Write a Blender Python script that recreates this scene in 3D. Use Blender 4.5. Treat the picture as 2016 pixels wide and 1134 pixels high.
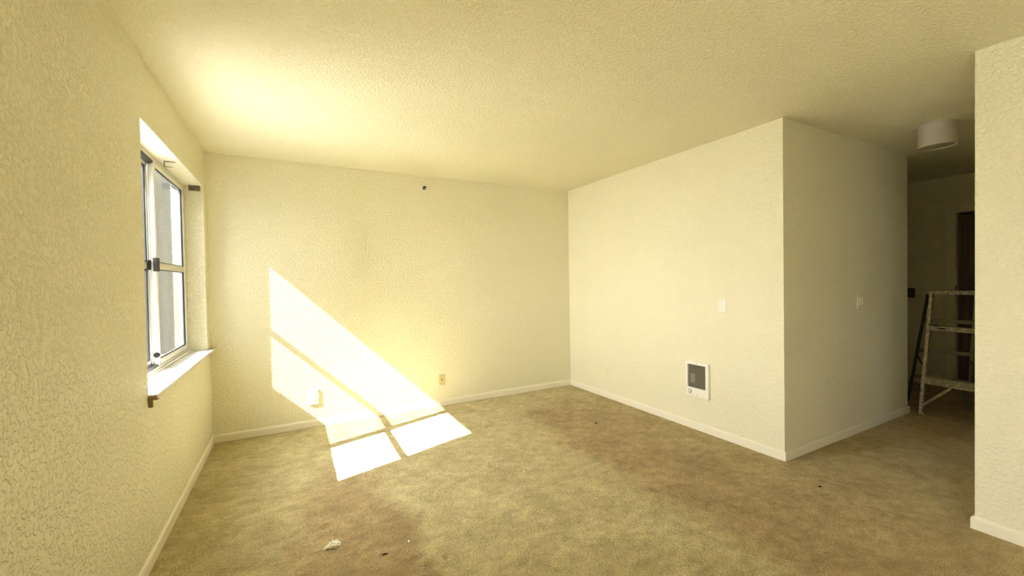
import bpy, bmesh, math, random
from mathutils import Vector, Matrix, noise

random.seed(7)
for o in list(bpy.data.objects):
    bpy.data.objects.remove(o)
scene = bpy.context.scene
C = scene.collection

# ------------------------------------------------------------------ camera
CAM_H = 1.31407
YAW, PITCH, ROLL = math.radians(28.1905), math.radians(-0.8932), math.radians(-0.97795)
fw = Vector((math.sin(YAW) * math.cos(PITCH), math.cos(YAW) * math.cos(PITCH), math.sin(PITCH)))
rt = Vector((math.cos(YAW), -math.sin(YAW), 0))
up = rt.cross(fw)
r2 = rt * math.cos(ROLL) + up * math.sin(ROLL)
u2 = -rt * math.sin(ROLL) + up * math.cos(ROLL)
cam = bpy.data.cameras.new('camera')
cam.sensor_fit = 'HORIZONTAL'
cam.sensor_width = 36
cam.lens = 803.245 / 2016 * 36
cam.clip_start = 0.02
co = bpy.data.objects.new('camera', cam)
C.objects.link(co)
co.matrix_world = Matrix(((r2.x, u2.x, -fw.x, 0), (r2.y, u2.y, -fw.y, 0), (r2.z, u2.z, -fw.z, CAM_H), (0, 0, 0, 1)))
scene.camera = co

# ------------------------------------------------------------------ light and exposure
SUN_E, SKY_E, EXPOSURE = 11.5, 4.6, 2.98
SUN_DIR = Vector((1, 0.325, -0.965))
w = bpy.data.worlds.new('sky')
scene.world = w
w.use_nodes = True
w.node_tree.nodes['Background'].inputs[0].default_value = (0.97, 0.985, 1.0, 1)
w.node_tree.nodes['Background'].inputs[1].default_value = SKY_E
sl = bpy.data.lights.new('sun', 'SUN')
sl.energy = SUN_E
sl.angle = math.radians(0.53)
sl.color = (1.0, 0.985, 0.95)
so = bpy.data.objects.new('sun', sl)
C.objects.link(so)
so.location = (-6, -2, 8)
so.rotation_euler = SUN_DIR.to_track_quat('-Z', 'Y').to_euler()


def portal(name, loc, rot, sx, sy):
    l = bpy.data.lights.new(name, 'AREA')
    l.shape = 'RECTANGLE'
    l.size, l.size_y = sx, sy
    l.cycles.is_portal = True
    o = bpy.data.objects.new(name, l)
    C.objects.link(o)
    o.location, o.rotation_euler = loc, rot


portal('window_portal', (-0.86, 3.3, 1.46), (0, -math.pi / 2, 0), 1.32, 1.5)

portal('rear_portal', (-0.86, -1.125, 1.075), (0, -math.pi / 2, 0), 1.25, 0.85)

vs = scene.view_settings
vs.view_transform = 'Standard'
vs.look = 'None'
vs.exposure = EXPOSURE
vs.gamma = 1
vs.use_curve_mapping = False
try:
    scene.cycles.max_bounces = 16
    scene.cycles.diffuse_bounces = 10
    scene.cycles.transparent_max_bounces = 12
except Exception:
    pass

# ------------------------------------------------------------------ materials


def mat(name, col, rough=0.5, metal=0.0, spec=0.5):
    m = bpy.data.materials.new(name)
    m.use_nodes = True
    b = m.node_tree.nodes['Principled BSDF']
    b.inputs['Base Color'].default_value = (*col, 1)
    b.inputs['Roughness'].default_value = rough
    b.inputs['Metallic'].default_value = metal
    b.inputs['Specular IOR Level'].default_value = spec
    return m


def N(m, t, **kw):
    n = m.node_tree.nodes.new(t)
    for k, v in kw.items():
        if k in n.inputs:
            n.inputs[k].default_value = v
        else:
            setattr(n, k, v)
    return n


def L(m, a, b):
    m.node_tree.links.new(a, b)


def ramp(m, src, p0, p1, c0=(0, 0, 0, 1), c1=(1, 1, 1, 1)):
    r = N(m, 'ShaderNodeValToRGB')
    e = r.color_ramp.elements
    e[0].position, e[1].position = p0, p1
    e[0].color, e[1].color = c0, c1
    L(m, src, r.inputs[0])
    return r


def plaster(name, col, dist, scale=62, rough=0.55, lo=0.42, hi=0.62):
    """orange-peel / knock-down painted drywall"""
    m = mat(name, col, rough, 0, 0.35)
    b = m.node_tree.nodes['Principled BSDF']
    g = N(m, 'ShaderNodeNewGeometry')
    n1 = N(m, 'ShaderNodeTexNoise', Scale=scale, Detail=2.5, Roughness=0.55, Distortion=0.35)
    L(m, g.outputs['Position'], n1.inputs['Vector'])
    r1 = ramp(m, n1.outputs[0], lo, hi)
    n2 = N(m, 'ShaderNodeTexNoise', Scale=scale * 3.2, Detail=2.0)
    L(m, g.outputs['Position'], n2.inputs['Vector'])
    mx = N(m, 'ShaderNodeMath', operation='MULTIPLY_ADD')
    L(m, n2.outputs[0], mx.inputs[0])
    mx.inputs[1].default_value = 0.25
    L(m, r1.outputs[0], mx.inputs[2])
    bp = N(m, 'ShaderNodeBump', Strength=1.0, Distance=dist)
    L(m, mx.outputs[0], bp.inputs['Height'])
    L(m, bp.outputs[0], b.inputs['Normal'])
    # very faint uneven roller coverage
    n3 = N(m, 'ShaderNodeTexNoise', Scale=1.3, Detail=3.0)
    L(m, g.outputs['Position'], n3.inputs['Vector'])
    k = 0.965
    r3 = ramp(m, n3.outputs[0], 0.35, 0.7, (col[0] * k, col[1] * k, col[2] * k * 0.985, 1), (*col, 1))
    L(m, r3.outputs[0], b.inputs['Base Color'])
    return m


WALLC = (0.80, 0.764, 0.59)
M = {}
M['wall'] = plaster('cream_wall_paint', WALLC, 0.0025, 60)
M['wall_coarse'] = plaster('heavy_knockdown_wall_paint', WALLC, 0.0045, 50, 0.5, 0.45, 0.60)
M['ceiling'] = plaster('cream_ceiling_paint', (0.80, 0.764, 0.585), 0.0024, 70, 0.7)
M['trim'] = mat('off_white_trim_paint', (0.80, 0.755, 0.63), 0.4)
M['white_trim'] = mat('white_sill_paint', (0.60, 0.585, 0.545), 0.35)
M['white_plastic'] = mat('white_plastic', (0.82, 0.80, 0.74), 0.3)
M['ivory'] = mat('ivory_plastic', (0.60, 0.50, 0.27), 0.4)
M['cream_plate'] = mat('cream_plastic', (0.80, 0.73, 0.53), 0.4)
M['alum'] = mat('painted_aluminium', (0.62, 0.60, 0.55), 0.35, 0.25)
M['alum_white'] = mat('white_aluminium', (0.78, 0.78, 0.76), 0.35)
M['black'] = mat('black_rubber', (0.012, 0.012, 0.012), 0.5)
M['dark'] = mat('dark_hole', (0.02, 0.017, 0.012), 0.8)
M['steel'] = mat('grey_steel', (0.25, 0.24, 0.22), 0.4, 0.8)
M['chrome'] = mat('chrome', (0.55, 0.53, 0.5), 0.18, 1.0)
M['tan_bracket'] = mat('stained_bracket', (0.20, 0.165, 0.105), 0.6, 0.2)
M['sill_brown'] = mat('brown_sill_end', (0.27, 0.18, 0.085), 0.7)
M['grille'] = mat('dark_grille_metal', (0.055, 0.05, 0.042), 0.4, 0.4)
M['slat'] = mat('grille_louver_metal', (0.40, 0.375, 0.31), 0.35, 0.3)
M['heater_inside'] = mat('heater_motor_grey', (0.30, 0.28, 0.24), 0.5, 0.3)
M['door'] = mat('brown_door_veneer', (0.10, 0.055, 0.025), 0.5)
M['ground'] = mat('pale_concrete_outside', (0.36, 0.35, 0.325), 0.9)
M['stucco'] = mat('grey_stucco_outside', (0.13, 0.13, 0.125), 0.9)
M['lamp'] = mat('white_lamp_enamel', (0.58, 0.54, 0.46), 0.4)
M['lamp_glass'] = mat('frosted_lamp_glass', (0.42, 0.38, 0.31), 0.3)
M['paper'] = mat('white_paper_pulp', (0.85, 0.82, 0.74), 0.8)
M['crumb'] = mat('brown_crumb', (0.05, 0.03, 0.015), 0.9)
M['plate_brown'] = mat('brown_plastic', (0.10, 0.06, 0.035), 0.5)

# brown door grain
m = M['door']
g = N(m, 'ShaderNodeNewGeometry')
mp = N(m, 'ShaderNodeMapping')
mp.inputs['Scale'].default_value = (30, 30, 1.2)
L(m, g.outputs['Position'], mp.inputs[0])
nn = N(m, 'ShaderNodeTexNoise', Scale=1.0, Detail=4.0)
L(m, mp.outputs[0], nn.inputs['Vector'])
rr = ramp(m, nn.outputs[0], 0.3, 0.7, (0.055, 0.028, 0.012, 1), (0.16, 0.09, 0.045, 1))
L(m, rr.outputs[0], m.node_tree.nodes['Principled BSDF'].inputs['Base Color'])

# paint-spattered aluminium for the ladder
m = M['ladder'] = mat('paint_spattered_aluminium', (0.5, 0.48, 0.43), 0.45, 0.35)
g = N(m, 'ShaderNodeNewGeometry')
nn = N(m, 'ShaderNodeTexNoise', Scale=38.0, Detail=3.0)
L(m, g.outputs['Position'], nn.inputs['Vector'])
rr = ramp(m, nn.outputs[0], 0.52, 0.60, (0.40, 0.37, 0.31, 1), (0.62, 0.58, 0.49, 1))
n2 = N(m, 'ShaderNodeTexNoise', Scale=23.0, Detail=4.0)
L(m, g.outputs['Position'], n2.inputs['Vector'])
r2_ = ramp(m, n2.outputs[0], 0.62, 0.68)
mix = N(m, 'ShaderNodeMix', data_type='RGBA')
L(m, r2_.outputs[0], mix.inputs[0])
L(m, rr.outputs[0], mix.inputs[6])
mix.inputs[7].default_value = (0.06, 0.05, 0.035, 1)
L(m, mix.outputs[2], m.node_tree.nodes['Principled BSDF'].inputs['Base Color'])
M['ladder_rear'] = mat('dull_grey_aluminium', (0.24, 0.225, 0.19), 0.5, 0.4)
M['ladder_dark'] = mat('dark_shaded_aluminium', (0.07, 0.065, 0.05), 0.5, 0.4)


def glass(name, tint, alpha_rough=0.0):
    m = bpy.data.materials.new(name)
    m.use_nodes = True
    nt = m.node_tree
    nt.nodes.remove(nt.nodes['Principled BSDF'])
    t = N(m, 'ShaderNodeBsdfTransparent')
    t.inputs[0].default_value = (*tint, 1)
    gl = N(m, 'ShaderNodeBsdfGlossy')
    gl.inputs['Roughness'].default_value = 0.01
    f = N(m, 'ShaderNodeFresnel')
    gm = N(m, 'ShaderNodeNewGeometry')       # same reflectance on entering and leaving the pane
    ior = N(m, 'ShaderNodeMapRange')
    L(m, gm.outputs['Backfacing'], ior.inputs[0])
    ior.inputs[3].default_value, ior.inputs[4].default_value = 1.45, 1 / 1.45
    L(m, ior.outputs[0], f.inputs[0])
    mx = N(m, 'ShaderNodeMixShader')
    L(m, f.outputs[0], mx.inputs[0])
    L(m, t.outputs[0], mx.inputs[1])
    L(m, gl.outputs[0], mx.inputs[2])
    L(m, mx.outputs[0], nt.nodes['Material Output'].inputs[0])
    return m


M['glass_clear'] = glass('clear_window_glass', (0.98, 0.985, 0.98))
M['glass_dusty'] = glass('dusty_window_glass', (0.42, 0.425, 0.415))

# ---- carpet: greenish beige, darker brown band and patch, mottled crush marks
m = M['carpet'] = mat('mottled_beige_carpet', (0.4, 0.33, 0.18), 0.95, 0, 0.1)
b = m.node_tree.nodes['Principled BSDF']
b.inputs['Sheen Weight'].default_value = 0.15
b.inputs['Sheen Roughness'].default_value = 0.6
g = N(m, 'ShaderNodeNewGeometry')
P = g.outputs['Position']
n1 = N(m, 'ShaderNodeTexNoise', Scale=3.4, Detail=8.0, Roughness=0.68, Distortion=0.5)
L(m, P, n1.inputs['Vector'])
base = ramp(m, n1.outputs[0], 0.30, 0.72, (0.47, 0.39, 0.195, 1), (0.74, 0.65, 0.375, 1))
mp = N(m, 'ShaderNodeMapping')
mp.inputs['Rotation'].default_value = (0, 0, 0.5)
mp.inputs['Scale'].default_value = (11, 17, 1)
L(m, P, mp.inputs[0])
n2 = N(m, 'ShaderNodeTexNoise', Scale=1.0, Detail=5.0, Roughness=0.6)
L(m, mp.outputs[0], n2.inputs['Vector'])
st = ramp(m, n2.outputs[0], 0.36, 0.66, (0.80, 0.78, 0.74, 1), (1.07, 1.07, 1.05, 1))
mul = N(m, 'ShaderNodeMix', data_type='RGBA', blend_type='MULTIPLY')
mul.inputs[0].default_value = 1.0
L(m, base.outputs[0], mul.inputs[6])
L(m, st.outputs[0], mul.inputs[7])
# fine tuft speckle
n5 = N(m, 'ShaderNodeTexNoise', Scale=150.0, Detail=2.0)
L(m, P, n5.inputs['Vector'])
sp = ramp(m, n5.outputs[0], 0.3, 0.7, (0.62, 0.60, 0.55, 1), (1.2, 1.2, 1.18, 1))
mul2 = N(m, 'ShaderNodeMix', data_type='RGBA', blend_type='MULTIPLY')
mul2.inputs[0].default_value = 1.0
L(m, mul.outputs[2], mul2.inputs[6])
L(m, sp.outputs[0], mul2.inputs[7])
# darker brown tint: band past the heater wall, patch in front of the window
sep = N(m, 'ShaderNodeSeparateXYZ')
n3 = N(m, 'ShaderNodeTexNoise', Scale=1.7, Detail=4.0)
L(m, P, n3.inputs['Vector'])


def mathn(op, a, b_, clamp=False):
    n = N(m, 'ShaderNodeMath', operation=op, use_clamp=clamp)
    for i, v in enumerate((a, b_)):
        if isinstance(v, (int, float)):
            n.inputs[i].default_value = v
        else:
            L(m, v, n.inputs[i])
    return n.outputs[0]


def smooth(v, a, b_):
    n = N(m, 'ShaderNodeMapRange', interpolation_type='SMOOTHSTEP')
    L(m, v, n.inputs[0])
    n.inputs[1].default_value, n.inputs[2].default_value = a, b_
    return n.outputs[0]


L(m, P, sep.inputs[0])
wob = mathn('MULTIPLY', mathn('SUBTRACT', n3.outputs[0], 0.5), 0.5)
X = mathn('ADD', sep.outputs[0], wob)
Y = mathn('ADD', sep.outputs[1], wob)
brown_band = mathn('MULTIPLY', smooth(X, 1.82, 2.10), mathn('SUBTRACT', 1.0, smooth(Y, 3.3, 3.9)))
brown_band = mathn('MULTIPLY', brown_band, mathn('SUBTRACT', 1.0, mathn('MULTIPLY', smooth(X, 2.2, 3.2), 0.45)))
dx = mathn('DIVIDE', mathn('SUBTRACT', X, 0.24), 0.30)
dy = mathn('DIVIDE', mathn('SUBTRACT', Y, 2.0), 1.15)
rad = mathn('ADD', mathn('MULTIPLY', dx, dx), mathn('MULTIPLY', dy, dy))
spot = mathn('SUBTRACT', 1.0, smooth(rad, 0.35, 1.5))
brown_mask = mathn('MAXIMUM', brown_band, mathn('MULTIPLY', spot, 0.95), True)
brown_mix = N(m, 'ShaderNodeMix', data_type='RGBA', blend_type='MULTIPLY')
L(m, brown_mask, brown_mix.inputs[0])
L(m, mul2.outputs[2], brown_mix.inputs[6])
brown_mix.inputs[7].default_value = (0.78, 0.68, 0.61, 1)
L(m, brown_mix.outputs[2], b.inputs['Base Color'])
n4 = N(m, 'ShaderNodeTexNoise', Scale=110.0, Detail=3.0, Roughness=0.7)
L(m, P, n4.inputs['Vector'])
bp = N(m, 'ShaderNodeBump', Strength=0.9, Distance=0.012)
L(m, n4.outputs[0], bp.inputs['Height'])
n6 = N(m, 'ShaderNodeTexNoise', Scale=18.0, Detail=3.0)
L(m, P, n6.inputs['Vector'])
bp2 = N(m, 'ShaderNodeBump', Strength=0.5, Distance=0.02)
L(m, n6.outputs[0], bp2.inputs['Height'])
L(m, bp.outputs[0], bp2.inputs['Normal'])
L(m, bp2.outputs[0], b.inputs['Normal'])

# ------------------------------------------------------------------ mesh helpers


def box(bm, lo, hi, bev=0.0, seg=2):
    vs_ = [bm.verts.new((x, y, z)) for x in (lo[0], hi[0]) for y in (lo[1], hi[1]) for z in (lo[2], hi[2])]
    q = [(0, 1, 3, 2), (4, 6, 7, 5), (0, 4, 5, 1), (2, 3, 7, 6), (0, 2, 6, 4), (1, 5, 7, 3)]
    fs = [bm.faces.new([vs_[i] for i in f]) for f in q]
    if bev:
        es = list({e for f in fs for e in f.edges})
        bmesh.ops.bevel(bm, geom=es, offset=bev, segments=seg, affect='EDGES', profile=0.5)


def cyl(bm, p0, p1, r0, r1=None, n=24, caps=True):
    r1 = r0 if r1 is None else r1
    p0, p1 = Vector(p0), Vector(p1)
    d = (p1 - p0).normalized()
    a = d.orthogonal().normalized()
    c = d.cross(a)
    A, B = [], []
    for i in range(n):
        t = 2 * math.pi * i / n
        o = a * math.cos(t) + c * math.sin(t)
        A.append(bm.verts.new(p0 + o * r0))
        B.append(bm.verts.new(p1 + o * r1))
    for i in range(n):
        j = (i + 1) % n
        bm.faces.new((A[i], A[j], B[j], B[i]))
    if caps:
        bm.faces.new(A[::-1])
        bm.faces.new(B)


def lathe(bm, org, axis, prof, n=32):
    """prof: list of (radius, offset along axis)"""
    org = Vector(org)
    d = Vector(axis).normalized()
    a = d.orthogonal().normalized()
    c = d.cross(a)
    rings = []
    for r, h in prof:
        if r < 1e-6:
            rings.append([bm.verts.new(org + d * h)])
        else:
            rings.append([bm.verts.new(org + d * h + (a * math.cos(2 * math.pi * i / n) + c * math.sin(2 * math.pi * i / n)) * r) for i in range(n)])
    for R, S in zip(rings, rings[1:]):
        for i in range(n):
            j = (i + 1) % n
            if len(R) == 1 and len(S) == 1:
                continue
            if len(R) == 1:
                bm.faces.new((R[0], S[j], S[i]))
            elif len(S) == 1:
                bm.faces.new((R[i], R[j], S[0]))
            else:
                bm.faces.new((R[i], R[j], S[j], S[i]))


def beam(bm, p0, p1, w_, h_, side=None, bev=0.0):
    """rectangular bar from p0 to p1; w_ along `side`, h_ along the third axis"""
    p0, p1 = Vector(p0), Vector(p1)
    d = (p1 - p0).normalized()
    s = Vector(side) if side else d.orthogonal()
    s = (s - d * s.dot(d)).normalized()
    t = d.cross(s)
    vs_ = []
    for p in (p0, p1):
        for a, c in ((-1, -1), (1, -1), (1, 1), (-1, 1)):
            vs_.append(bm.verts.new(p + s * a * w_ / 2 + t * c * h_ / 2))
    fs = [bm.faces.new([vs_[i] for i in f]) for f in
          ((3, 2, 1, 0), (4, 5, 6, 7), (0, 1, 5, 4), (1, 2, 6, 5), (2, 3, 7, 6), (3, 0, 4, 7))]
    if bev:
        bmesh.ops.bevel(bm, geom=list({e for f in fs for e in f.edges}), offset=bev, segments=2, affect='EDGES')


def channel(bm, p0, p1, w_, h_, side, th=0.004):
    """C-profile rail: web of width w_ along side, two flanges h_ deep"""
    p0, p1 = Vector(p0), Vector(p1)
    d = (p1 - p0).normalized()
    s = Vector(side)
    s = (s - d * s.dot(d)).normalized()
    t = d.cross(s)
    beam(bm, p0, p1, w_, th, s)
    for k in (-1, 1):
        o = s * k * (w_ / 2 - th / 2) + t * h_ / 2
        beam(bm, p0 + o, p1 + o, th, h_, s)


def tube(bm, pts, r, n=8):
    pts = [Vector(p) for p in pts]
    prev = None
    ref = None
    for i, p in enumerate(pts):
        d = (pts[min(i + 1, len(pts) - 1)] - pts[max(i - 1, 0)]).normalized()
        if ref is None:
            ref = d.orthogonal().normalized()
        a = (ref - d * ref.dot(d)).normalized()
        ref = a
        c = d.cross(a)
        ring = [bm.verts.new(p + (a * math.cos(2 * math.pi * k / n) + c * math.sin(2 * math.pi * k / n)) * r) for k in range(n)]
        if prev:
            for k in range(n):
                j = (k + 1) % n
                bm.faces.new((prev[k], prev[j], ring[j], ring[k]))
        else:
            bm.faces.new(ring[::-1])
        prev = ring
    bm.faces.new(prev)


def obj(name, bm, material, parent=None, smooth=False):
    bmesh.ops.recalc_face_normals(bm, faces=bm.faces)
    me = bpy.data.meshes.new(name)
    bm.to_mesh(me)
    bm.free()
    me.materials.append(material)
    if smooth:
        me.polygons.foreach_set('use_smooth', [True] * len(me.polygons))
        try:
            me.set_sharp_from_angle(angle=math.radians(35))
        except Exception:
            pass
    o = bpy.data.objects.new(name, me)
    C.objects.link(o)
    if parent:
        o.parent = parent
        o.matrix_parent_inverse = parent_world(parent).inverted()
    return o


def parent_world(p):
    mw = Matrix.Translation(p.location) @ p.rotation_euler.to_matrix().to_4x4()
    return mw if p.parent is None else Matrix.Identity(4)


def thing(name, label, cat, loc, group=None):
    o = bpy.data.objects.new(name, None)
    o.empty_display_size = 0.05
    C.objects.link(o)
    o.location = loc
    o['label'], o['category'] = label, cat
    if group:
        o['group'] = group
    return o


def tag(o, label, cat, group=None):
    o['label'], o['category'] = label, cat
    if group:
        o['group'] = group
    return o


def struct(name, boxes, material, bev=0.0, parent=None):
    bm = bmesh.new()
    for lo, hi in boxes:
        box(bm, lo, hi, bev)
    o = obj(name, bm, material, parent)
    if parent is None:
        o['kind'] = 'structure'
    return o


def bx(name, lo, hi, material, parent, bev=0.0):
    bm = bmesh.new()
    box(bm, lo, hi, bev)
    return obj(name, bm, material, parent, smooth=bev > 0)


# ------------------------------------------------------------------ room shell (metres)
XL, YB, XR = -0.624, 4.198, 3.071      # left wall, back wall, heater wall
YH, XH = 1.643, 5.148                  # hall wall face, its far end
YN = 0.72                              # end of the near right wall
HC = 2.44
YR = -2.6                              # wall behind the camera
XF = 6.70                              # far hall wall
XO = -0.83                             # outer face of the left wall
WY0, WY1, WZ0, WZ1 = 2.545, 4.085, 0.80, 2.125

VY0, VY1, VZ0, VZ1 = -1.55, -0.70, 0.45, 1.70                   # added fill window, unseen behind the camera
struct('wall_left', [((XO, YR, 0), (XL, VY0, HC)), ((XO, VY1, 0), (XL, WY0, HC)), ((XO, VY0, 0), (XL, VY1, VZ0)), ((XO, VY0, VZ1), (XL, VY1, HC)), ((XO, WY1, 0), (XL, YB, HC)),
                     ((XO, WY0, 0), (XL, WY1, WZ0 - 0.022)), ((XO, WY0, WZ1), (XL, WY1, HC))], M['wall_coarse'])
struct('wall_back', [((XO, YB, 0), (XR + 0.12, YB + 0.15, HC))], M['wall'])
struct('wall_right', [((XR, YH, 0), (XR + 0.12, YB, HC))], M['wall'])
struct('wall_hall', [((XR + 0.12, YH, 0), (XH, YH + 0.12, HC)), ((XH - 0.12, YH + 0.12, 0), (XH, 3.4, HC))], M['wall'])
struct('wall_near', [((XR, YR, 0), (XR + 0.12, YN, HC)), ((XR + 0.12, YN - 0.12, 0), (XF, YN, HC))], M['wall'])
DY0, DY1, DZ = 0.93, 1.735, 2.035       # door opening in the far wall
struct('wall_far', [((XF, YN - 0.12, 0), (XF + 0.12, DY0, HC)), ((XF, DY1, 0), (XF + 0.12, 3.4, HC)),
                    ((XF, DY0, DZ), (XF + 0.12, DY1, HC))], M['wall'])
struct('wall_side_hall', [((XH - 0.12, 3.4, 0), (XF + 0.12, 3.52, HC))], M['wall'])
struct('wall_closet', [((XF + 0.12, DY0 - 0.4, 0), (XF + 1.3, DY0 - 0.3, HC)), ((XF + 0.12, DY1 + 0.3, 0), (XF + 1.3, DY1 + 0.4, HC)),
                       ((XF + 1.3, DY0 - 0.4, 0), (XF + 1.4, DY1 + 0.4, HC))], M['wall'])
struct('wall_rear', [((XO, YR - 0.15, 0), (XR + 0.12, YR, HC))], M['wall'])
struct('ceiling', [((XO, YR - 0.15, HC), (XF + 1.5, YB + 0.15, HC + 0.15))], M['ceiling'])
struct('ground', [((-40, -40, -0.35), (40, 40, -0.25))], M['ground'])
# added outside walls: wing greys the glass view, unseen bay blocks sky light
struct('light_block_walls', [((-4.0, 5.0, -0.25), (XO, 5.2, 3.2)), ((-3.6, 0.2, -0.25), (XO, 1.3, 3.4))], M['stucco'])

# carpeted floor: fine relief with furniture dents where the camera sees it
DENTS = [(1.228, 2.629, .03, .012), (1.987, 1.817, .035, .012), (-0.283, 4.03, .06, .008), (-0.25, 3.79, .06, .010),
         (0.539, 1.843, .03, .012), (0.361, 2.03, .018, .010), (0.135, 2.414, .025, .010), (2.336, 3.953, .04, .008),
         (2.05, 3.42, .02, .012), (-0.33, 2.583, .05, .008), (0.62, 1.86, .018, .010), (2.35, 2.75, .03, .008)]


def floor_mesh():
    st_ = 0.0075
    x0, x1, y0, y1 = XL, XR, 0.9, YB
    nx, ny = int((x1 - x0) / st_), int((y1 - y0) / st_)
    V, F = [], []
    for j in range(ny + 1):
        y = y0 + (y1 - y0) * j / ny
        for i in range(nx + 1):
            x = x0 + (x1 - x0) * i / nx
            z = 0.004 * noise.noise((x * 5, y * 5, 0)) + 0.0022 * noise.noise((x * 21 + 9, y * 21, 3))
            z += 0.0028 * noise.noise((x * 75, y * 75, 7)) + random.uniform(-.0016, .0016)
            z += 0.0035 * noise.noise((x * 3 + y * 7, y * 2 - x, 5))
            for dx_, dy_, r, d in DENTS:
                q = ((x - dx_) ** 2 + (y - dy_) ** 2) / (r * r)
                if q < 9:
                    z += -d * math.exp(-q) + d * 0.45 * math.exp(-(math.sqrt(q) - 1.7) ** 2 * 4)
            ex = min(x - x0, (x1 - x) if y > YH else 9, y - y0, y1 - y)
            z *= min(1, max(0, ex / 0.04))
            if i == 0 or j == 0 or i == nx or j == ny:
                z = 0
            V.append((x, y, z))
    for j in range(ny):
        for i in range(nx):
            a = j * (nx + 1) + i
            F.append((a, a + 1, a + nx + 2, a + nx + 1))

    def quad(xa, ya, xb, yb):
        k = len(V)
        V.extend([(xa, ya, 0), (xb, ya, 0), (xb, yb, 0), (xa, yb, 0)])
        F.append((k, k + 1, k + 2, k + 3))
    quad(XO, YR - 0.15, XR, y0)
    quad(XO, y0, XL, YB + 0.15)
    quad(XL, YB, XR + 0.12, YB + 0.15)
    quad(XR, YR - 0.15, XF + 1.5, 3.6)
    k = len(V)
    xa, xb, ya, yb, z = XO, XF + 1.5, YR - 0.15, YB + 0.15, -0.25
    V.extend([(xa, ya, z), (xb, ya, z), (xb, yb, z), (xa, yb, z)])
    F.append((k + 3, k + 2, k + 1, k))
    me = bpy.data.meshes.new('floor')
    me.from_pydata(V, [], F)
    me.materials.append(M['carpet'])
    me.polygons.foreach_set('use_smooth', [True] * len(me.polygons))
    o = bpy.data.objects.new('floor', me)
    C.objects.link(o)
    o['kind'] = 'structure'


floor_mesh()

# ------------------------------------------------------------------ baseboards
BH, BT = 0.066, 0.013


def baseboard(name, p0, p1, nrm, e0=0.0, e1=0.0):
    """straight run with a rounded top lip; e0/e1 extend the face past the ends for mitred outer corners"""
    p0, p1, n = Vector((*p0, 0)), Vector((*p1, 0)), Vector((*nrm, 0))
    d = (p1 - p0).normalized()
    prof = [(0, 0), (BT, 0), (BT, BH * .72), (BT * .92, BH * .86), (BT * .6, BH * .96), (BT * .25, BH), (0, BH)]
    bm = bmesh.new()
    A = [bm.verts.new(p0 + n * a + Vector((0, 0, h)) - d * e0 * a / BT) for a, h in prof]
    B = [bm.verts.new(p1 + n * a + Vector((0, 0, h)) + d * e1 * a / BT) for a, h in prof]
    for i in range(len(prof)):
        j = (i + 1) % len(prof)
        bm.faces.new((A[i], A[j], B[j], B[i]))
    bm.faces.new(A[::-1])
    bm.faces.new(B)
    o = obj(name, bm, M['trim'])
    o['kind'] = 'structure'


baseboard('baseboard_left', (XL, YR), (XL, YB), (1, 0), 0, -BT)
baseboard('baseboard_back', (XL, YB), (XR, YB), (0, -1), -BT, -BT)
baseboard('baseboard_right', (XR, YH), (XR, YB), (-1, 0), BT, -BT)
baseboard('baseboard_hall', (XR, YH), (XH, YH), (0, -1), BT, BT)
baseboard('baseboard_hall_return', (XH, YH), (XH, 3.4), (1, 0), BT, 0)
baseboard('baseboard_near', (XR, YR), (XR, YN), (-1, 0), 0, BT)
baseboard('baseboard_near_return', (XR, YN), (XF, YN), (0, 1), BT, 0)
baseboard('baseboard_far', (XF, DY1 + 0.08), (XF, 3.4), (-1, 0))

# uneven caulk line where the back wall meets the ceiling
bm = bmesh.new()
top, bot = [], []
for i in range(121):
    x = XL + (XR - XL) * i / 120
    h = 0.006 + 0.004 * noise.noise((x * 6, 0, 1)) + 0.011 * math.exp(-((x - 1.20) / 0.09) ** 2) - 0.004 * math.exp(-((x - .95) / .1) ** 2)
    top.append(bm.verts.new((x, YB - 0.010, HC)))
    bot.append(bm.verts.new((x, YB - 0.0015, HC - max(0.002, h))))
for i in range(120):
    bm.faces.new((top[i], top[i + 1], bot[i + 1], bot[i]))
o = obj('trim_1', bm, M['wall'], smooth=True)
o['kind'] = 'structure'

# ------------------------------------------------------------------ window 1 (sliding, in the left wall)
win = bpy.data.objects.new('window_1', None)
C.objects.link(win)
win.location = (XL - 0.13, (WY0 + WY1) / 2, WZ0)
win['kind'] = 'structure'
FX0, FX1 = XO + 0.005, -0.745            # frame depth range
fy0, fy1, fz0, fz1 = WY0 + 0.003, WY1 - 0.003, WZ0 + 0.001, WZ1 - 0.002
bm = bmesh.new()
FW = 0.028
box(bm, (FX0, fy0, fz0), (FX1, fy0 + FW, fz1), 0.003)
box(bm, (FX0, fy1 - FW, fz0), (FX1, fy1, fz1), 0.003)
box(bm, (FX0, fy0 + FW, fz0), (FX1, fy1 - FW, fz0 + 0.026), 0.003)
box(bm, (FX0, fy0 + FW, fz1 - 0.022), (FX1, fy1 - FW, fz1), 0.003)
obj('frame', bm, M['alum'], win, True)
bm = bmesh.new()                          # dark weatherstrip tracks between the two sashes
box(bm, (-0.783, fy0 + FW, fz0 + 0.026), (-0.778, fy1 - FW, fz0 + 0.036))
box(bm, (-0.783, fy0 + FW, fz1 - 0.034), (-0.778, fy1 - FW, fz1 - 0.022))
box(bm, (-0.776, fy0 + FW, fz1 - 0.040), (-0.748, 3.272, fz1 - 0.0225))
box(bm, (-0.776, fy0 + FW, fz0 + 0.0265), (-0.748, 3.272, fz0 + 0.036))
obj('weatherstrip', bm, M['black'], win)


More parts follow.
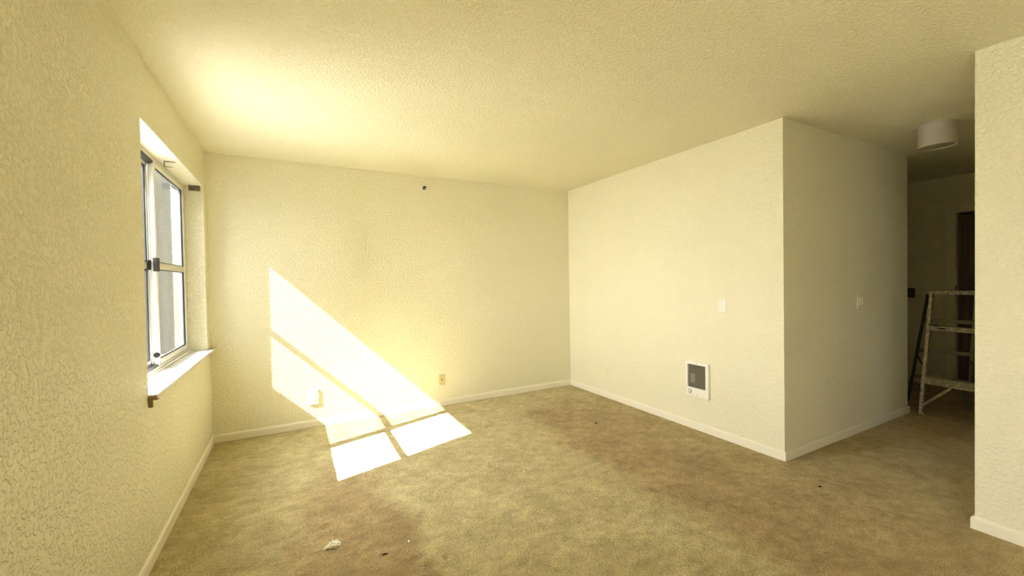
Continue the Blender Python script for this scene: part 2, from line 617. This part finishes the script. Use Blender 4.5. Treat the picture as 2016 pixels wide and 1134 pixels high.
def sash(name, x0, x1, y0, y1, z0, z1, sl_, sr_, mid, glassm, frame_m, gt=0.005):
    s = obj_sash(name, x0, x1, y0, y1, z0, z1, sl_, sr_, frame_m)
    xm = (x0 + x1) / 2
    bm = bmesh.new()
    box(bm, (x0 + .003, y0 + sl_, mid - 0.021), (x1 - .001, y1 - sr_, mid + 0.021), 0.002)
    obj('mid_rail', bm, M['alum'], s, True)
    for za, zb in ((z0 + 0.036, mid - 0.021), (mid + 0.021, z1 - 0.03)):
        bx('pane', (xm - 0.002, y0 + sl_ + .0005, za + .0005), (xm + 0.002, y1 - sr_ - .0005, zb - .0005), glassm, s)
        bm = bmesh.new()
        t = 0.005
        tr = gt
        xa, xb = xm + 0.003, x1 - 0.003
        box(bm, (xa, y0 + sl_, za), (xb, y0 + sl_ + t, zb))
        box(bm, (xa, y1 - sr_ - tr, za), (xb, y1 - sr_, zb))
        box(bm, (xa, y0 + sl_ + t, za), (xb, y1 - sr_ - tr, za + t))
        box(bm, (xa, y0 + sl_ + t, zb - t), (xb, y1 - sr_ - tr, zb))
        obj('gasket', bm, M['black'], s)
    return s


def obj_sash(name, x0, x1, y0, y1, z0, z1, sl_, sr_, frame_m):
    bm = bmesh.new()
    box(bm, (x0, y0, z0), (x1, y0 + sl_, z1), 0.003)
    box(bm, (x0, y1 - sr_, z0), (x1, y1, z1), 0.003)
    box(bm, (x0, y0 + sl_, z0), (x1, y1 - sr_, z0 + 0.036), 0.003)
    box(bm, (x0, y0 + sl_, z1 - 0.03), (x1, y1 - sr_, z1), 0.003)
    return obj(name, bm, frame_m, win, True)


MID = 1.452
inner = sash('inner_sash', -0.777, -0.7475, 3.278, fy1 - FW - 0.002, fz0 + 0.028, fz1 - 0.024, 0.040, 0.034, MID, M['glass_dusty'], M['alum_white'])
outer = sash('outer_sash', -0.813, -0.784, fy0 + FW + 0.002, 3.328, fz0 + 0.028, fz1 - 0.024, 0.030, 0.058, MID, M['glass_clear'], M['alum'], 0.03)
# black latch on the meeting stile, lower roller and screws
bm = bmesh.new()
box(bm, (-0.758, 3.258, 1.415), (-0.737, 3.2778, 1.500), 0.003)
box(bm, (-0.7473, 3.272, 1.415), (-0.735, 3.306, 1.500), 0.003)
obj('latch', bm, M['black'], win, True)
bx('keeper', (-0.784, 3.262, 1.425), (-0.770, 3.2775, 1.485), M['black'], win, 0.002)
bm = bmesh.new()
lathe(bm, (-0.756, 3.278, 0.895), (0, -1, 0), [(0, 0.012), (.011, .011), (.016, .006), (.016, 0), (0, 0)], 16)
obj('stop_button', bm, M['black'], win, True)
for ax, xx, yy, zz in (((0, -1, 0), -0.767, 3.278, 2.085), ((1, 0, 0), -0.7475, 3.30, 0.845)):
    bm = bmesh.new()
    lathe(bm, (xx, yy, zz), ax, [(0, 0.003), (.006, .002), (.007, 0), (0, 0)], 12)
    obj('screw', bm, M['steel'], win, True)
# painted reveal lining keeps the texture of the wall; the sill board is smooth and white
bm = bmesh.new()
box(bm, (FX1 - 0.001, WY0, WZ0 - 0.022), (XL, WY1, WZ0))
box(bm, (XL, WY0 - 0.004, WZ0 - 0.022), (XL + 0.036, YB - 0.001, WZ0), 0.004)
obj('sill', bm, M['white_trim'], win)
bx('sill_apron', (XL, WY0 + 0.045, WZ0 - 0.034), (XL + 0.010, YB - 0.001, WZ0 - 0.022), M['wall'], win, 0.002)
bm = bmesh.new()
box(bm, (XL + 0.001, WY0 - 0.010, WZ0 - 0.026), (XL + 0.037, WY0 + 0.02, WZ0 - 0.0225), 0.001)
box(bm, (XL + 0.001, WY0 - 0.010, WZ0 - 0.024), (XL + 0.034, WY0 - 0.0045, WZ0 - 0.006), 0.001)
box(bm, (XL + 0.002, WY0 - 0.004, WZ0 - 0.062), (XL + 0.016, WY0 + 0.012, WZ0 - 0.0265), 0.001)
e = obj('sill_end_block', bm, M['sill_brown'], win)  # brown block closing the near end of the sill
e['label'] = 'brown end piece under the near corner of the sill'

# window 2: added unseen behind the camera, placed and sized for fill light
w2 = bpy.data.objects.new('fill_window', None)
C.objects.link(w2)
w2.location = (XL - 0.15, (VY0 + VY1) / 2, VZ0)
w2['kind'] = 'structure'
bm = bmesh.new()
for y in (VY0 + .003, (VY0 + VY1) / 2 - 0.025, VY1 - 0.053):
    box(bm, (FX0, y, VZ0 + .003), (FX1, y + 0.05, VZ1 - .003), 0.003)
for a, c in ((VY0 + 0.053, (VY0 + VY1) / 2 - 0.025), ((VY0 + VY1) / 2 + 0.025, VY1 - 0.053)):
    for z in (VZ0 + .003, 1.08, VZ1 - 0.053):
        box(bm, (FX0, a, z), (FX1, c, z + 0.05), 0.003)
obj('frame', bm, M['alum'], w2)
for a, c in ((VY0 + 0.053, (VY0 + VY1) / 2 - 0.025), ((VY0 + VY1) / 2 + 0.025, VY1 - 0.053)):
    for z0_, z1_ in ((VZ0 + .053, 1.08), (1.13, VZ1 - .053)):
        bx('pane', (-0.79, a + .001, z0_ + .001), (-0.786, c - .001, z1_ - .001), M['glass_clear'], w2)

# ------------------------------------------------------------------ far doorway
dr = bpy.data.objects.new('door_1', None)
C.objects.link(dr)
dr.location = (XF, (DY0 + DY1) / 2, 0)
dr['kind'] = 'structure'
bm = bmesh.new()
cw = 0.065
box(bm, (XF - 0.014, DY1, 0), (XF, DY1 + cw, DZ + cw), 0.003)
box(bm, (XF - 0.014, DY0 - cw, 0), (XF, DY0, DZ + cw), 0.003)
box(bm, (XF - 0.014, DY0, DZ), (XF, DY1, DZ + cw), 0.003)
obj('casing', bm, M['trim'], dr)
bm = bmesh.new()
box(bm, (XF - 0.018, DY1 - 0.018, 0), (XF + 0.12, DY1 - 0.0005, DZ - 0.0005))
box(bm, (XF - 0.018, DY0 + 0.0005, 0), (XF + 0.12, DY0 + 0.018, DZ - 0.0005))
box(bm, (XF - 0.018, DY0 + 0.018, DZ - 0.018), (XF + 0.12, DY1 - 0.018, DZ - 0.0005))
obj('jamb', bm, M['trim'], dr)
# brown leaf standing ajar into the dark room, raised stiles around two panels
ang = math.radians(24)
hx, hy = XF + 0.05, DY1 - 0.022
d = Vector((math.sin(ang), -math.cos(ang), 0))
n = Vector((math.cos(ang), math.sin(ang), 0))
lw, lh, lt = 0.74, 1.99, 0.032


def leafbox(bm, u0, u1, z0, z1, t0, t1):
    vs_ = []
    for u in (u0, u1):
        for t in (t0, t1):
            for z in (z0, z1):
                vs_.append(bm.verts.new(Vector((hx, hy, z)) + d * u + n * t))
    for f in [(0, 1, 3, 2), (4, 6, 7, 5), (0, 4, 5, 1), (2, 3, 7, 6), (0, 2, 6, 4), (1, 5, 7, 3)]:
        bm.faces.new([vs_[i] for i in f])


bm = bmesh.new()
leafbox(bm, 0, 0.10, 0.012, lh, 0, lt)
leafbox(bm, lw - 0.10, lw, 0.012, lh, 0, lt)
for a, c in ((0.012, 0.2), (0.95, 1.07), (lh - 0.11, lh)):
    leafbox(bm, 0.10, lw - 0.10, a, c, 0, lt)
leaf = obj('door_leaf', bm, M['door'], dr)
for a, c in ((0.2, 0.95), (1.07, lh - 0.11)):
    bm = bmesh.new()
    leafbox(bm, 0.101, lw - 0.101, a + .001, c - .001, 0.010, lt - 0.010)
    leafbox(bm, 0.15, lw - 0.15, a + 0.05, c - 0.05, 0.004, 0.010)
    obj('door_panel', bm, M['door'], leaf)
bx('hinge', (XF - 0.020, DY1 - 0.026, 1.10), (XF - 0.010, DY1 - 0.014, 1.19), M['steel'], dr, 0.001)

# ------------------------------------------------------------------ wall heater
hy0, hy1, hz0, hz1 = 2.232, 2.455, 0.288, 0.592
ht = thing('wall_heater', 'white recessed fan wall heater with dark louvered grille and a round knob', 'heater', (XR, (hy0 + hy1) / 2, hz0))
gy0, gy1, gz0, gz1 = 2.262, 2.436, 0.366, 0.566
bm = bmesh.new()
xf = XR - 0.024
outer_r = [(hy0, hz0), (hy1, hz0), (hy1, hz1), (hy0, hz1)]


def rrect(y0, y1, z0, z1, r, k=4):
    pts = []
    for cy, cz, a0 in ((y1 - r, z1 - r, 0), (y0 + r, z1 - r, 90), (y0 + r, z0 + r, 180), (y1 - r, z0 + r, 270)):
        for i in range(k + 1):
            a = math.radians(a0 + 90 * i / k)
            pts.append((cy + r * math.cos(a), cz + r * math.sin(a)))
    return pts


def ring_loft(bm, loops):
    prev = None
    for pts, x in loops:
        vs_ = [bm.verts.new((x, y, z)) for y, z in pts]
        if prev:
            for i in range(len(vs_)):
                j = (i + 1) % len(vs_)
                bm.faces.new((prev[i], prev[j], vs_[j], vs_[i]))
        prev = vs_
    return prev


ring_loft(bm, [(rrect(hy0, hy1, hz0, hz1, .012), XR), (rrect(hy0, hy1, hz0, hz1, .012), XR - 0.018),
               (rrect(hy0 + .002, hy1 - .002, hz0 + .002, hz1 - .002, .012), XR - 0.022),
               (rrect(hy0 + .007, hy1 - .007, hz0 + .007, hz1 - .007, .010), xf),
               (rrect(gy0 - .003, gy1 + .003, gz0 - .003, gz1 + .003, .003), xf),
               (rrect(gy0, gy1, gz0, gz1, .002), xf + 0.004),
               (rrect(gy0, gy1, gz0, gz1, .002), XR - 0.003)])
obj('cover', bm, M['white_plastic'], ht, True)
bx('grille_back', (XR - 0.006, gy0 - .001, gz0 - .001), (XR - 0.002, gy1 + .001, gz1 + .001), M['dark'], ht)
bx('motor', (XR - 0.012, 2.372, 0.405), (XR - 0.0062, 2.415, 0.486), M['heater_inside'], ht, 0.001)
bm = bmesh.new()
NL = 19
for i in range(NL):
    z = gz0 + (i + 0.5) * (gz1 - gz0) / NL
    beam(bm, (xf + 0.006, gy0, z), (xf + 0.006, gy1, z), 0.0055, 0.0014, (0.8, 0, 0.6))
o = obj('louvers', bm, M['slat'], ht)
o['kind'] = 'stuff'
bm = bmesh.new()
lathe(bm, (xf, 2.413, 0.330), (-1, 0, 0), [(.0155, 0), (.0155, .003), (.0125, .004), (.0115, .014), (.010, .016), (0, .016)], 28)
kb = obj('knob', bm, M['white_plastic'], ht, True)
bm = bmesh.new()
lathe(bm, (xf, 2.413, 0.330), (-1, 0, 0), [(.0185, 0), (.0185, .0012), (.0157, .0012), (.0157, 0)], 28)
obj('knob_dial', bm, M['steel'], kb, True)
bx('pointer', (xf - 0.0168, 2.4115, 0.330), (xf - 0.0159, 2.4145, 0.3395), M['dark'], kb)
for yy, zz in ((2.345, 0.580), (2.34, 0.303)):
    bm = bmesh.new()
    lathe(bm, (xf, yy, zz), (-1, 0, 0), [(0.004, 0), (.0035, .0015), (0, .002)], 12)
    obj('screw', bm, M['steel'], ht, True)

# ------------------------------------------------------------------ wall plates
# generic builder: face axis: o = centre on wall, n = outward normal, r = right vector


def plate(bm, o, n_, r_, w_, h_, t, bev=0.004):
    u_ = Vector((0, 0, 1))
    o, n_, r_ = Vector(o), Vector(n_), Vector(r_)
    loops = [(w_ / 2, h_ / 2, 0), (w_ / 2, h_ / 2, t * 0.45), (w_ / 2 - bev, h_ / 2 - bev, t)]
    prev = None
    for a, b_, c in loops:
        vs_ = [bm.verts.new(o + r_ * sx * a + u_ * sz * b_ + n_ * c) for sx, sz in ((-1, -1), (1, -1), (1, 1), (-1, 1))]
        if prev:
            for i in range(4):
                j = (i + 1) % 4
                bm.faces.new((prev[i], prev[j], vs_[j], vs_[i]))
        else:
            bm.faces.new(vs_[::-1])
        prev = vs_
    bm.faces.new(prev)


def pbox(bm, o, n_, r_, cx, cz, w_, h_, t0, t1):
    o, n_, r_ = Vector(o), Vector(n_), Vector(r_)
    c = o + r_ * cx + Vector((0, 0, cz))
    vs_ = [bm.verts.new(c + r_ * a * w_ / 2 + Vector((0, 0, b_ * h_ / 2)) + n_ * t) for t in (t0, t1) for a, b_ in ((-1, -1), (1, -1), (1, 1), (-1, 1))]
    for f in ((3, 2, 1, 0), (4, 5, 6, 7), (0, 1, 5, 4), (1, 2, 6, 5), (2, 3, 7, 6), (3, 0, 4, 7)):
        bm.faces.new([vs_[i] for i in f])


def screw(o, n_, r_, cx, cz, t, parent, m_, r=0.0035):
    bm = bmesh.new()
    lathe(bm, Vector(o) + Vector(r_) * cx + Vector((0, 0, cz)) + Vector(n_) * t, n_, [(r, 0), (r * .8, .0012), (0, .0014)], 12)
    return obj('screw', bm, m_, parent, True)


def outlet(o, n_, r_, w_, h_, t, mt, label, slotm):
    th = thing('wall_outlet', label, 'outlet', o)
    bm = bmesh.new()
    plate(bm, o, n_, r_, w_, h_, t)
    obj('plate', bm, mt, th)
    for s in (-1, 1):
        bm = bmesh.new()
        c = Vector(o) + Vector((0, 0, s * 0.0205)) + Vector(n_) * t
        prof = [(.0165, 0), (.0160, .0022), (.0150, .003), (0, .003)]
        lathe(bm, c, n_, prof, 24)
        rc = obj('receptacle', bm, mt, th, True)
        for cx, hh in ((-0.0062, .0085), (0.0062, .0070)):
            bm = bmesh.new()
            pbox(bm, c, n_, r_, cx, 0.003, 0.0024, hh, 0.0026, 0.0034)
            obj('slot', bm, slotm, rc)
        bm = bmesh.new()
        lathe(bm, c + Vector((0, 0, -0.0080)), n_, [(.0024, .0028), (.0024, .0035), (0, .0035)], 12)
        obj('ground_hole', bm, slotm, rc)
    screw(o, n_, r_, 0, 0, t, th, M['steel'])
    return th


NB, RB = (0, -1, 0), (1, 0, 0)           # back wall
NR, RR_ = (-1, 0, 0), (0, -1, 0)         # heater wall, seen from inside
M['slot_grey'] = mat('shadowed_slot', (0.10, 0.095, 0.085), 0.7)
outlet((0.147, YB, 0.276), NB, RB, 0.080, 0.140, 0.014, M['white_plastic'], 'white duplex wall outlet standing proud in the sun patch on the back wall', M['slot_grey'])
outlet((XR, 3.513, 0.284), NR, RR_, 0.072, 0.118, 0.006, M['cream_plate'], 'cream duplex outlet low on the wall left of the heater', M['slot_grey'])

jk = thing('phone_jack', 'ivory phone jack plate low on the back wall right of the sun patch', 'wall plate', (1.380, YB, 0.278))
bm = bmesh.new()
plate(bm, (1.380, YB, 0.278), NB, RB, 0.070, 0.116, 0.007)
obj('plate', bm, M['ivory'], jk)
bm = bmesh.new()
pbox(bm, (1.380, YB, 0.278), NB, RB, 0, 0.004, 0.017, 0.022, 0.0065, 0.009)
obj('jack_frame', bm, M['ivory'], jk)
bm = bmesh.new()
pbox(bm, (1.380, YB, 0.278), NB, RB, 0, 0.004, 0.011, 0.014, 0.0088, 0.0094)
pbox(bm, (1.380, YB, 0.278), NB, RB, 0, -0.006, 0.005, 0.006, 0.0088, 0.0094)
obj('jack_hole', bm, M['dark'], jk)
for zz in (0.042, -0.042):
    screw((1.380, YB, 0.278), NB, RB, 0, zz, 0.007, jk, M['tan_bracket'])

bp_ = thing('blank_plate', 'blank white switch plate with two screws high on the wall above the heater', 'wall plate', (XR, 2.112, 1.090))
bm = bmesh.new()
plate(bm, (XR, 2.112, 1.090), NR, RR_, 0.070, 0.114, 0.008)
obj('plate', bm, M['white_plastic'], bp_)
for zz in (0.042, -0.042):
    screw((XR, 2.112, 1.090), NR, RR_, 0, zz, 0.008, bp_, M['ivory'])

sw = thing('light_switch', 'cream two rocker light switch on the shaded hall wall', 'switch', (4.214, YH, 1.100))
bm = bmesh.new()
plate(bm, (4.214, YH, 1.100), NB, RB, 0.122, 0.118, 0.006)
obj('plate', bm, M['cream_plate'], sw)
for cx in (-0.023, 0.023):
    bm = bmesh.new()
    pbox(bm, (4.214, YH, 1.100), NB, RB, cx, 0, 0.035, 0.068, 0.0055, 0.008)
    rk = obj('rocker_frame', bm, M['cream_plate'], sw)
    bm = bmesh.new()
    c = Vector((4.214 + cx, YH, 1.100))
    vs_ = [bm.verts.new(c + Vector(v)) for v in ((-.0145, -.008, -.030), (.0145, -.008, -.030), (.0145, -.008, .030), (-.0145, -.008, .030),
                                                (-.0145, -.0092, -.030), (.0145, -.0092, -.030), (.0145, -.0145, .030), (-.0145, -.0145, .030))]
    for f in ((3, 2, 1, 0), (4, 5, 6, 7), (0, 1, 5, 4), (1, 2, 6, 5), (2, 3, 7, 6), (3, 0, 4, 7)):
        bm.faces.new([vs_[i] for i in f])
    obj('rocker', bm, M['cream_plate'], rk)

fp = thing('far_switch', 'brown switch plate on the dark far hall wall behind the ladder', 'switch', (XF, 2.105, 1.092))
bm = bmesh.new()
plate(bm, (XF, 2.105, 1.092), NR, RR_, 0.072, 0.114, 0.007)
obj('plate', bm, M['plate_brown'], fp)
bm = bmesh.new()
pbox(bm, (XF, 2.105, 1.092), NR, RR_, 0, 0.004, 0.009, 0.020, 0.0065, 0.016)
obj('toggle', bm, M['plate_brown'], fp)

# ------------------------------------------------------------------ sidewall sprinkler
sp_ = thing('fire_sprinkler', 'small round fire sprinkler with a dark head high on the back wall', 'sprinkler', (1.223, YB, 2.303))
so_ = Vector((1.223, YB, 2.303))
bm = bmesh.new()
lathe(bm, so_, NB, [(.034, 0), (.033, .004), (.026, .009), (.021, .011), (.020, .006), (0, .006)], 32)
obj('escutcheon', bm, M['white_plastic'], sp_, True)
bm = bmesh.new()
lathe(bm, so_, NB, [(.0195, .0065), (.0195, .009), (.013, .009), (.013, .0065)], 28)
obj('recess_ring', bm, M['steel'], sp_, True)
bm = bmesh.new()
lathe(bm, so_, NB, [(.011, .006), (.011, .020), (.007, .022), (.007, .030), (0, .030)], 16)
hd = obj('head', bm, M['steel'], sp_, True)
bm = bmesh.new()
for s in (-1, 1):
    tube(bm, [so_ + Vector((s * .009, -.020, 0)), so_ + Vector((s * .013, -.030, 0)), so_ + Vector((s * .010, -.042, 0)), so_ + Vector((0, -.048, 0))], 0.0025)
obj('frame_arms', bm, M['dark'], hd, True)
bm = bmesh.new()
box(bm, so_ + Vector((-.014, -.052, .002)), so_ + Vector((.014, -.046, .012)), 0.001)
box(bm, so_ + Vector((-.014, -.052, .010)), so_ + Vector((.014, -.030, .0125)), 0.001)
obj('deflector', bm, M['dark'], hd)

# ------------------------------------------------------------------ hall ceiling light
lp = thing('ceiling_light', 'white cylinder flush ceiling light, unlit, on the hall ceiling', 'lamp', (4.289, 1.197, HC))
bm = bmesh.new()
lathe(bm, (4.289, 1.197, HC), (0, 0, -1), [(.112, 0), (.112, .008), (.108, .010), (.108, .158), (.110, .162), (.110, .168), (.101, .168), (.100, .150), (0, .150)], 48)
obj('drum', bm, M['lamp'], lp, True)
bm = bmesh.new()
lathe(bm, (4.289, 1.197, HC), (0, 0, -1), [(.099, .151), (.095, .158), (.075, .163), (.06, .159), (.04, .164), (0, .166)], 40)
obj('diffuser', bm, M['lamp_glass'], lp, True)

# ------------------------------------------------------------------ curtain hardware in the window recess
cb = thing('curtain_rod_hook', 'dark bent wire curtain rod hook under the window head', 'hook', (-0.70, 3.345, WZ1))
bm = bmesh.new()
ya = 3.36
box(bm, (-0.712, ya - 0.006, WZ1 - 0.004), (-0.655, ya + 0.010, WZ1 - 0.0005), 0.0005)
box(bm, (-0.712, ya - 0.004, WZ1 - 0.034), (-0.709, ya + 0.006, WZ1 - 0.004))
box(bm, (-0.712, ya - 0.004, WZ1 - 0.037), (-0.668, ya + 0.006, WZ1 - 0.034))
obj('bent_strap', bm, M['steel'], cb)
screw((-0.69, ya, WZ1 - 0.004), (0, 0, -1), (0, 1, 0), 0, 0, 0, cb, M['dark'], 0.004)
cs = thing('curtain_rod_plate', 'stained metal curtain bracket plate at the top of the far window jamb', 'bracket', (-0.678, WY1, 2.10))
bm = bmesh.new()
box(bm, (-0.718, WY1 - 0.005, 2.083), (-0.642, WY1 - 0.0005, 2.1235), 0.001)
box(bm, (-0.718, WY1 - 0.020, 2.120), (-0.642, WY1 - 0.005, 2.1245), 0.001)
obj('back_plate', bm, M['tan_bracket'], cs)
for xx, zz in ((-0.700, 2.104), (-0.678, 2.110), (-0.657, 2.104), (-0.690, 2.092)):
    bm = bmesh.new()
    lathe(bm, (xx, WY1 - 0.005, zz), NB, [(.0042, 0), (.0038, .0012), (0, .0014)], 10)
    obj('screw', bm, M['dark'], cs, True)

# ------------------------------------------------------------------ step ladder in the hall
FLf, FRf = Vector((5.20, 1.555, 0)), Vector((5.12, 1.03, 0))
FLt, FRt = Vector((5.39, 1.535, 1.125)), Vector((5.34, 1.18, 1.125))
RLt, RRt = Vector((5.47, 1.585, 1.125)), Vector((5.52, 1.295, 1.125))
RLf, RRf = Vector((5.62, 1.785, 0)), Vector((5.68, 1.385, 0))
ld = thing('step_ladder', 'paint spattered aluminium step ladder standing open in the dark hall', 'ladder', (5.40, 1.45, 0))


def on(a, b_, z):
    t = (z - a.z) / (b_.z - a.z)
    return a.lerp(b_, t)


wd = (FRf - FLf).normalized()
dep = Vector((1, 0.1, 0)).normalized()
for a, b_, k in ((FLf, FLt, 1), (FRf, FRt, -1)):
    bm = bmesh.new()
    channel(bm, a, b_, 0.062, 0.022 * k, dep, 0.004)
    rail = obj('front_rail', bm, M['ladder'], ld)
    bm = bmesh.new()
    box(bm, a + Vector((-0.036, -0.018, 0)), a + Vector((0.036, 0.018, 0.022)), 0.003)
    obj('foot', bm, M['ladder'], rail)
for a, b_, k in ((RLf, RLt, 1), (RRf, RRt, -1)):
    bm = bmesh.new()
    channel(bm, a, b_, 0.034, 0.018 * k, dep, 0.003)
    obj('rear_rail', bm, M['ladder_dark'] if k == 1 else M['ladder_rear'], ld)  # left rail darker: its backlit shade is put into the colour
# top cap
bm = bmesh.new()
q = [FLt + Vector((-0.045, 0.03, 0)), FRt + Vector((-0.045, -0.03, 0)), RRt + Vector((0.03, -0.025, 0)), RLt + Vector((0.03, 0.02, 0))]
A = [bm.verts.new(p + Vector((0, 0, 0.0))) for p in q]
B = [bm.verts.new(p + Vector((0, 0, 0.034))) for p in q]
for i in range(4):
    j = (i + 1) % 4
    bm.faces.new((A[i], A[j], B[j], B[i]))
bm.faces.new(A[::-1])
bm.faces.new(B)
bmesh.ops.bevel(bm, geom=list(bm.edges), offset=0.004, segments=2, affect='EDGES')
obj('top_cap', bm, M['ladder'], ld)
# treads: bottom one a deep channel, the upper one shallow
for z, th_, dpt in ((0.325, 0.062, 0.085), (0.81, 0.034, 0.08)):
    a, b_ = on(FLf, FLt, z), on(FRf, FRt, z)
    s = (b_ - a).normalized()
    bm = bmesh.new()
    a2, b2 = a + s * 0.004, b_ - s * 0.004
    zt = Vector((0, 0, th_ / 2))
    beam(bm, a2 + zt, b2 + zt, dpt, 0.004, dep)
    beam(bm, a2 - dep * dpt / 2, b2 - dep * dpt / 2, 0.004, th_, dep)
    beam(bm, a2 - dep * (dpt / 2 + .004) + zt * .8, b2 - dep * (dpt / 2 + .004) + zt * .8, 0.012, 0.014, dep)
    beam(bm, a2 - dep * (dpt / 2 + .004) - zt * .8, b2 - dep * (dpt / 2 + .004) - zt * .8, 0.012, 0.014, dep)
    beam(bm, a2 + dep * dpt / 2, b2 + dep * dpt / 2, 0.004, th_, dep)
    obj('tread', bm, M['ladder'], ld)
# knee braces under the bottom tread
a, b_ = on(FLf, FLt, 0.285), on(FRf, FRt, 0.285)
for e0, e1 in ((on(FLf, FLt, 0.09), a.lerp(b_, 0.38)), (on(FRf, FRt, 0.09), a.lerp(b_, 0.80))):
    bm = bmesh.new()
    beam(bm, e0 - dep * 0.035, e1 - dep * 0.035, 0.006, 0.022, dep)
    obj('knee_brace', bm, M['ladder'], ld)
# rear cross bars with their braces
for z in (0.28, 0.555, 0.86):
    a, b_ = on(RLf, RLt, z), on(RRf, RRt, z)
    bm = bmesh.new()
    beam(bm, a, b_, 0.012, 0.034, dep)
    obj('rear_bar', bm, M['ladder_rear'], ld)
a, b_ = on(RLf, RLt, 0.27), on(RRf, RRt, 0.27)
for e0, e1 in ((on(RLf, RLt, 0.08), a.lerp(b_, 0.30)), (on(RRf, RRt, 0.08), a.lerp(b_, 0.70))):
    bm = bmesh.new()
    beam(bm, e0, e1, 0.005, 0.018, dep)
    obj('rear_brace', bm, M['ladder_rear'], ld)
# hinged spreaders, sagging between front and rear rails
for a0, a1, b0, b1 in ((FLf, FLt, RLf, RLt), (FRf, FRt, RRf, RRt)):
    p, q_ = on(a0, a1, 0.47), on(b0, b1, 0.50)
    bm = bmesh.new()
    pts = []
    for i in range(9):
        t = i / 8
        pts.append(p.lerp(q_, t) + Vector((0, 0, -0.045 * math.sin(math.pi * t))))
    tube(bm, pts, 0.006, 6)
    obj('spreader', bm, M['ladder_dark'], ld, True)
# dark ragged piece hanging over the upper tread
a, b_ = on(FLf, FLt, 0.83), on(FRf, FRt, 0.83)
bm = bmesh.new()
p = [a.lerp(b_, t) - dep * 0.052 for t in (0.06, 0.12, 0.20, 0.26, 0.30, 0.24, 0.14)]
dz = [0.012, 0.014, 0.006, -0.006, -0.034, -0.036, -0.018]
A = [bm.verts.new(v + Vector((0, 0, h))) for v, h in zip(p, dz)]
B = [bm.verts.new(v + Vector((0, 0, h)) + dep * 0.006 + Vector((0, 0, .001))) for v, h in zip(p, dz)]
bm.faces.new(A)
bm.faces.new(B[::-1])
for i in range(7):
    j = (i + 1) % 7
    bm.faces.new((A[i], B[i], B[j], A[j]))
o = obj('dark_piece', bm, M['dark'], ld)
o['label'] = 'dark ragged piece hanging over the upper tread'

# ------------------------------------------------------------------ litter on the carpet


def lump(name, loc, size, seed, material, sub=2, rough=0.35):
    bm = bmesh.new()
    bmesh.ops.create_icosphere(bm, subdivisions=sub, radius=1)
    for v in bm.verts:
        k = 1 + rough * noise.noise(v.co * 1.7 + Vector((seed, seed * 2, 0))) + rough * .5 * noise.noise(v.co * 4 + Vector((seed, 0, 9)))
        v.co = Vector((v.co.x * size[0] * k, v.co.y * size[1] * k, max(-0.35, v.co.z * k) * size[2]))
        v.co += Vector(loc) + Vector((0, 0, 0.35 * size[2]))
    return obj(name, bm, material)


tag(lump('paper_scrap', (0.146, 2.222, 0.002), (.030, .020, .014), 3.1, M['paper'], 4, 0.9), 'crumpled white paper scrap on the carpet, the largest piece of litter', 'litter')
tag(lump('paint_chip', (0.489, 2.068, 0.002), (.005, .010, .004), 1.2, M['paper']), 'tiny white paint chip on the carpet right of the paper scrap', 'litter')
tag(lump('brown_crumb', (0.364, 2.028, 0.001), (.014, .006, .004), 5.7, M['crumb']), 'dark brown crumb on the carpet, the one nearest the viewer, right of the paper scrap', 'litter')
tag(lump('leaf_fragment', (2.42, 2.93, 0.001), (.022, .008, .004), 8.3, M['crumb']), 'dark flat fragment on the carpet in front of the heater', 'litter')
tag(lump('twig_fragment', (2.87, 1.33, 0.001), (.014, .008, .004), 2.3, M['crumb']), 'dark fragment on the carpet before the hall opening', 'litter')
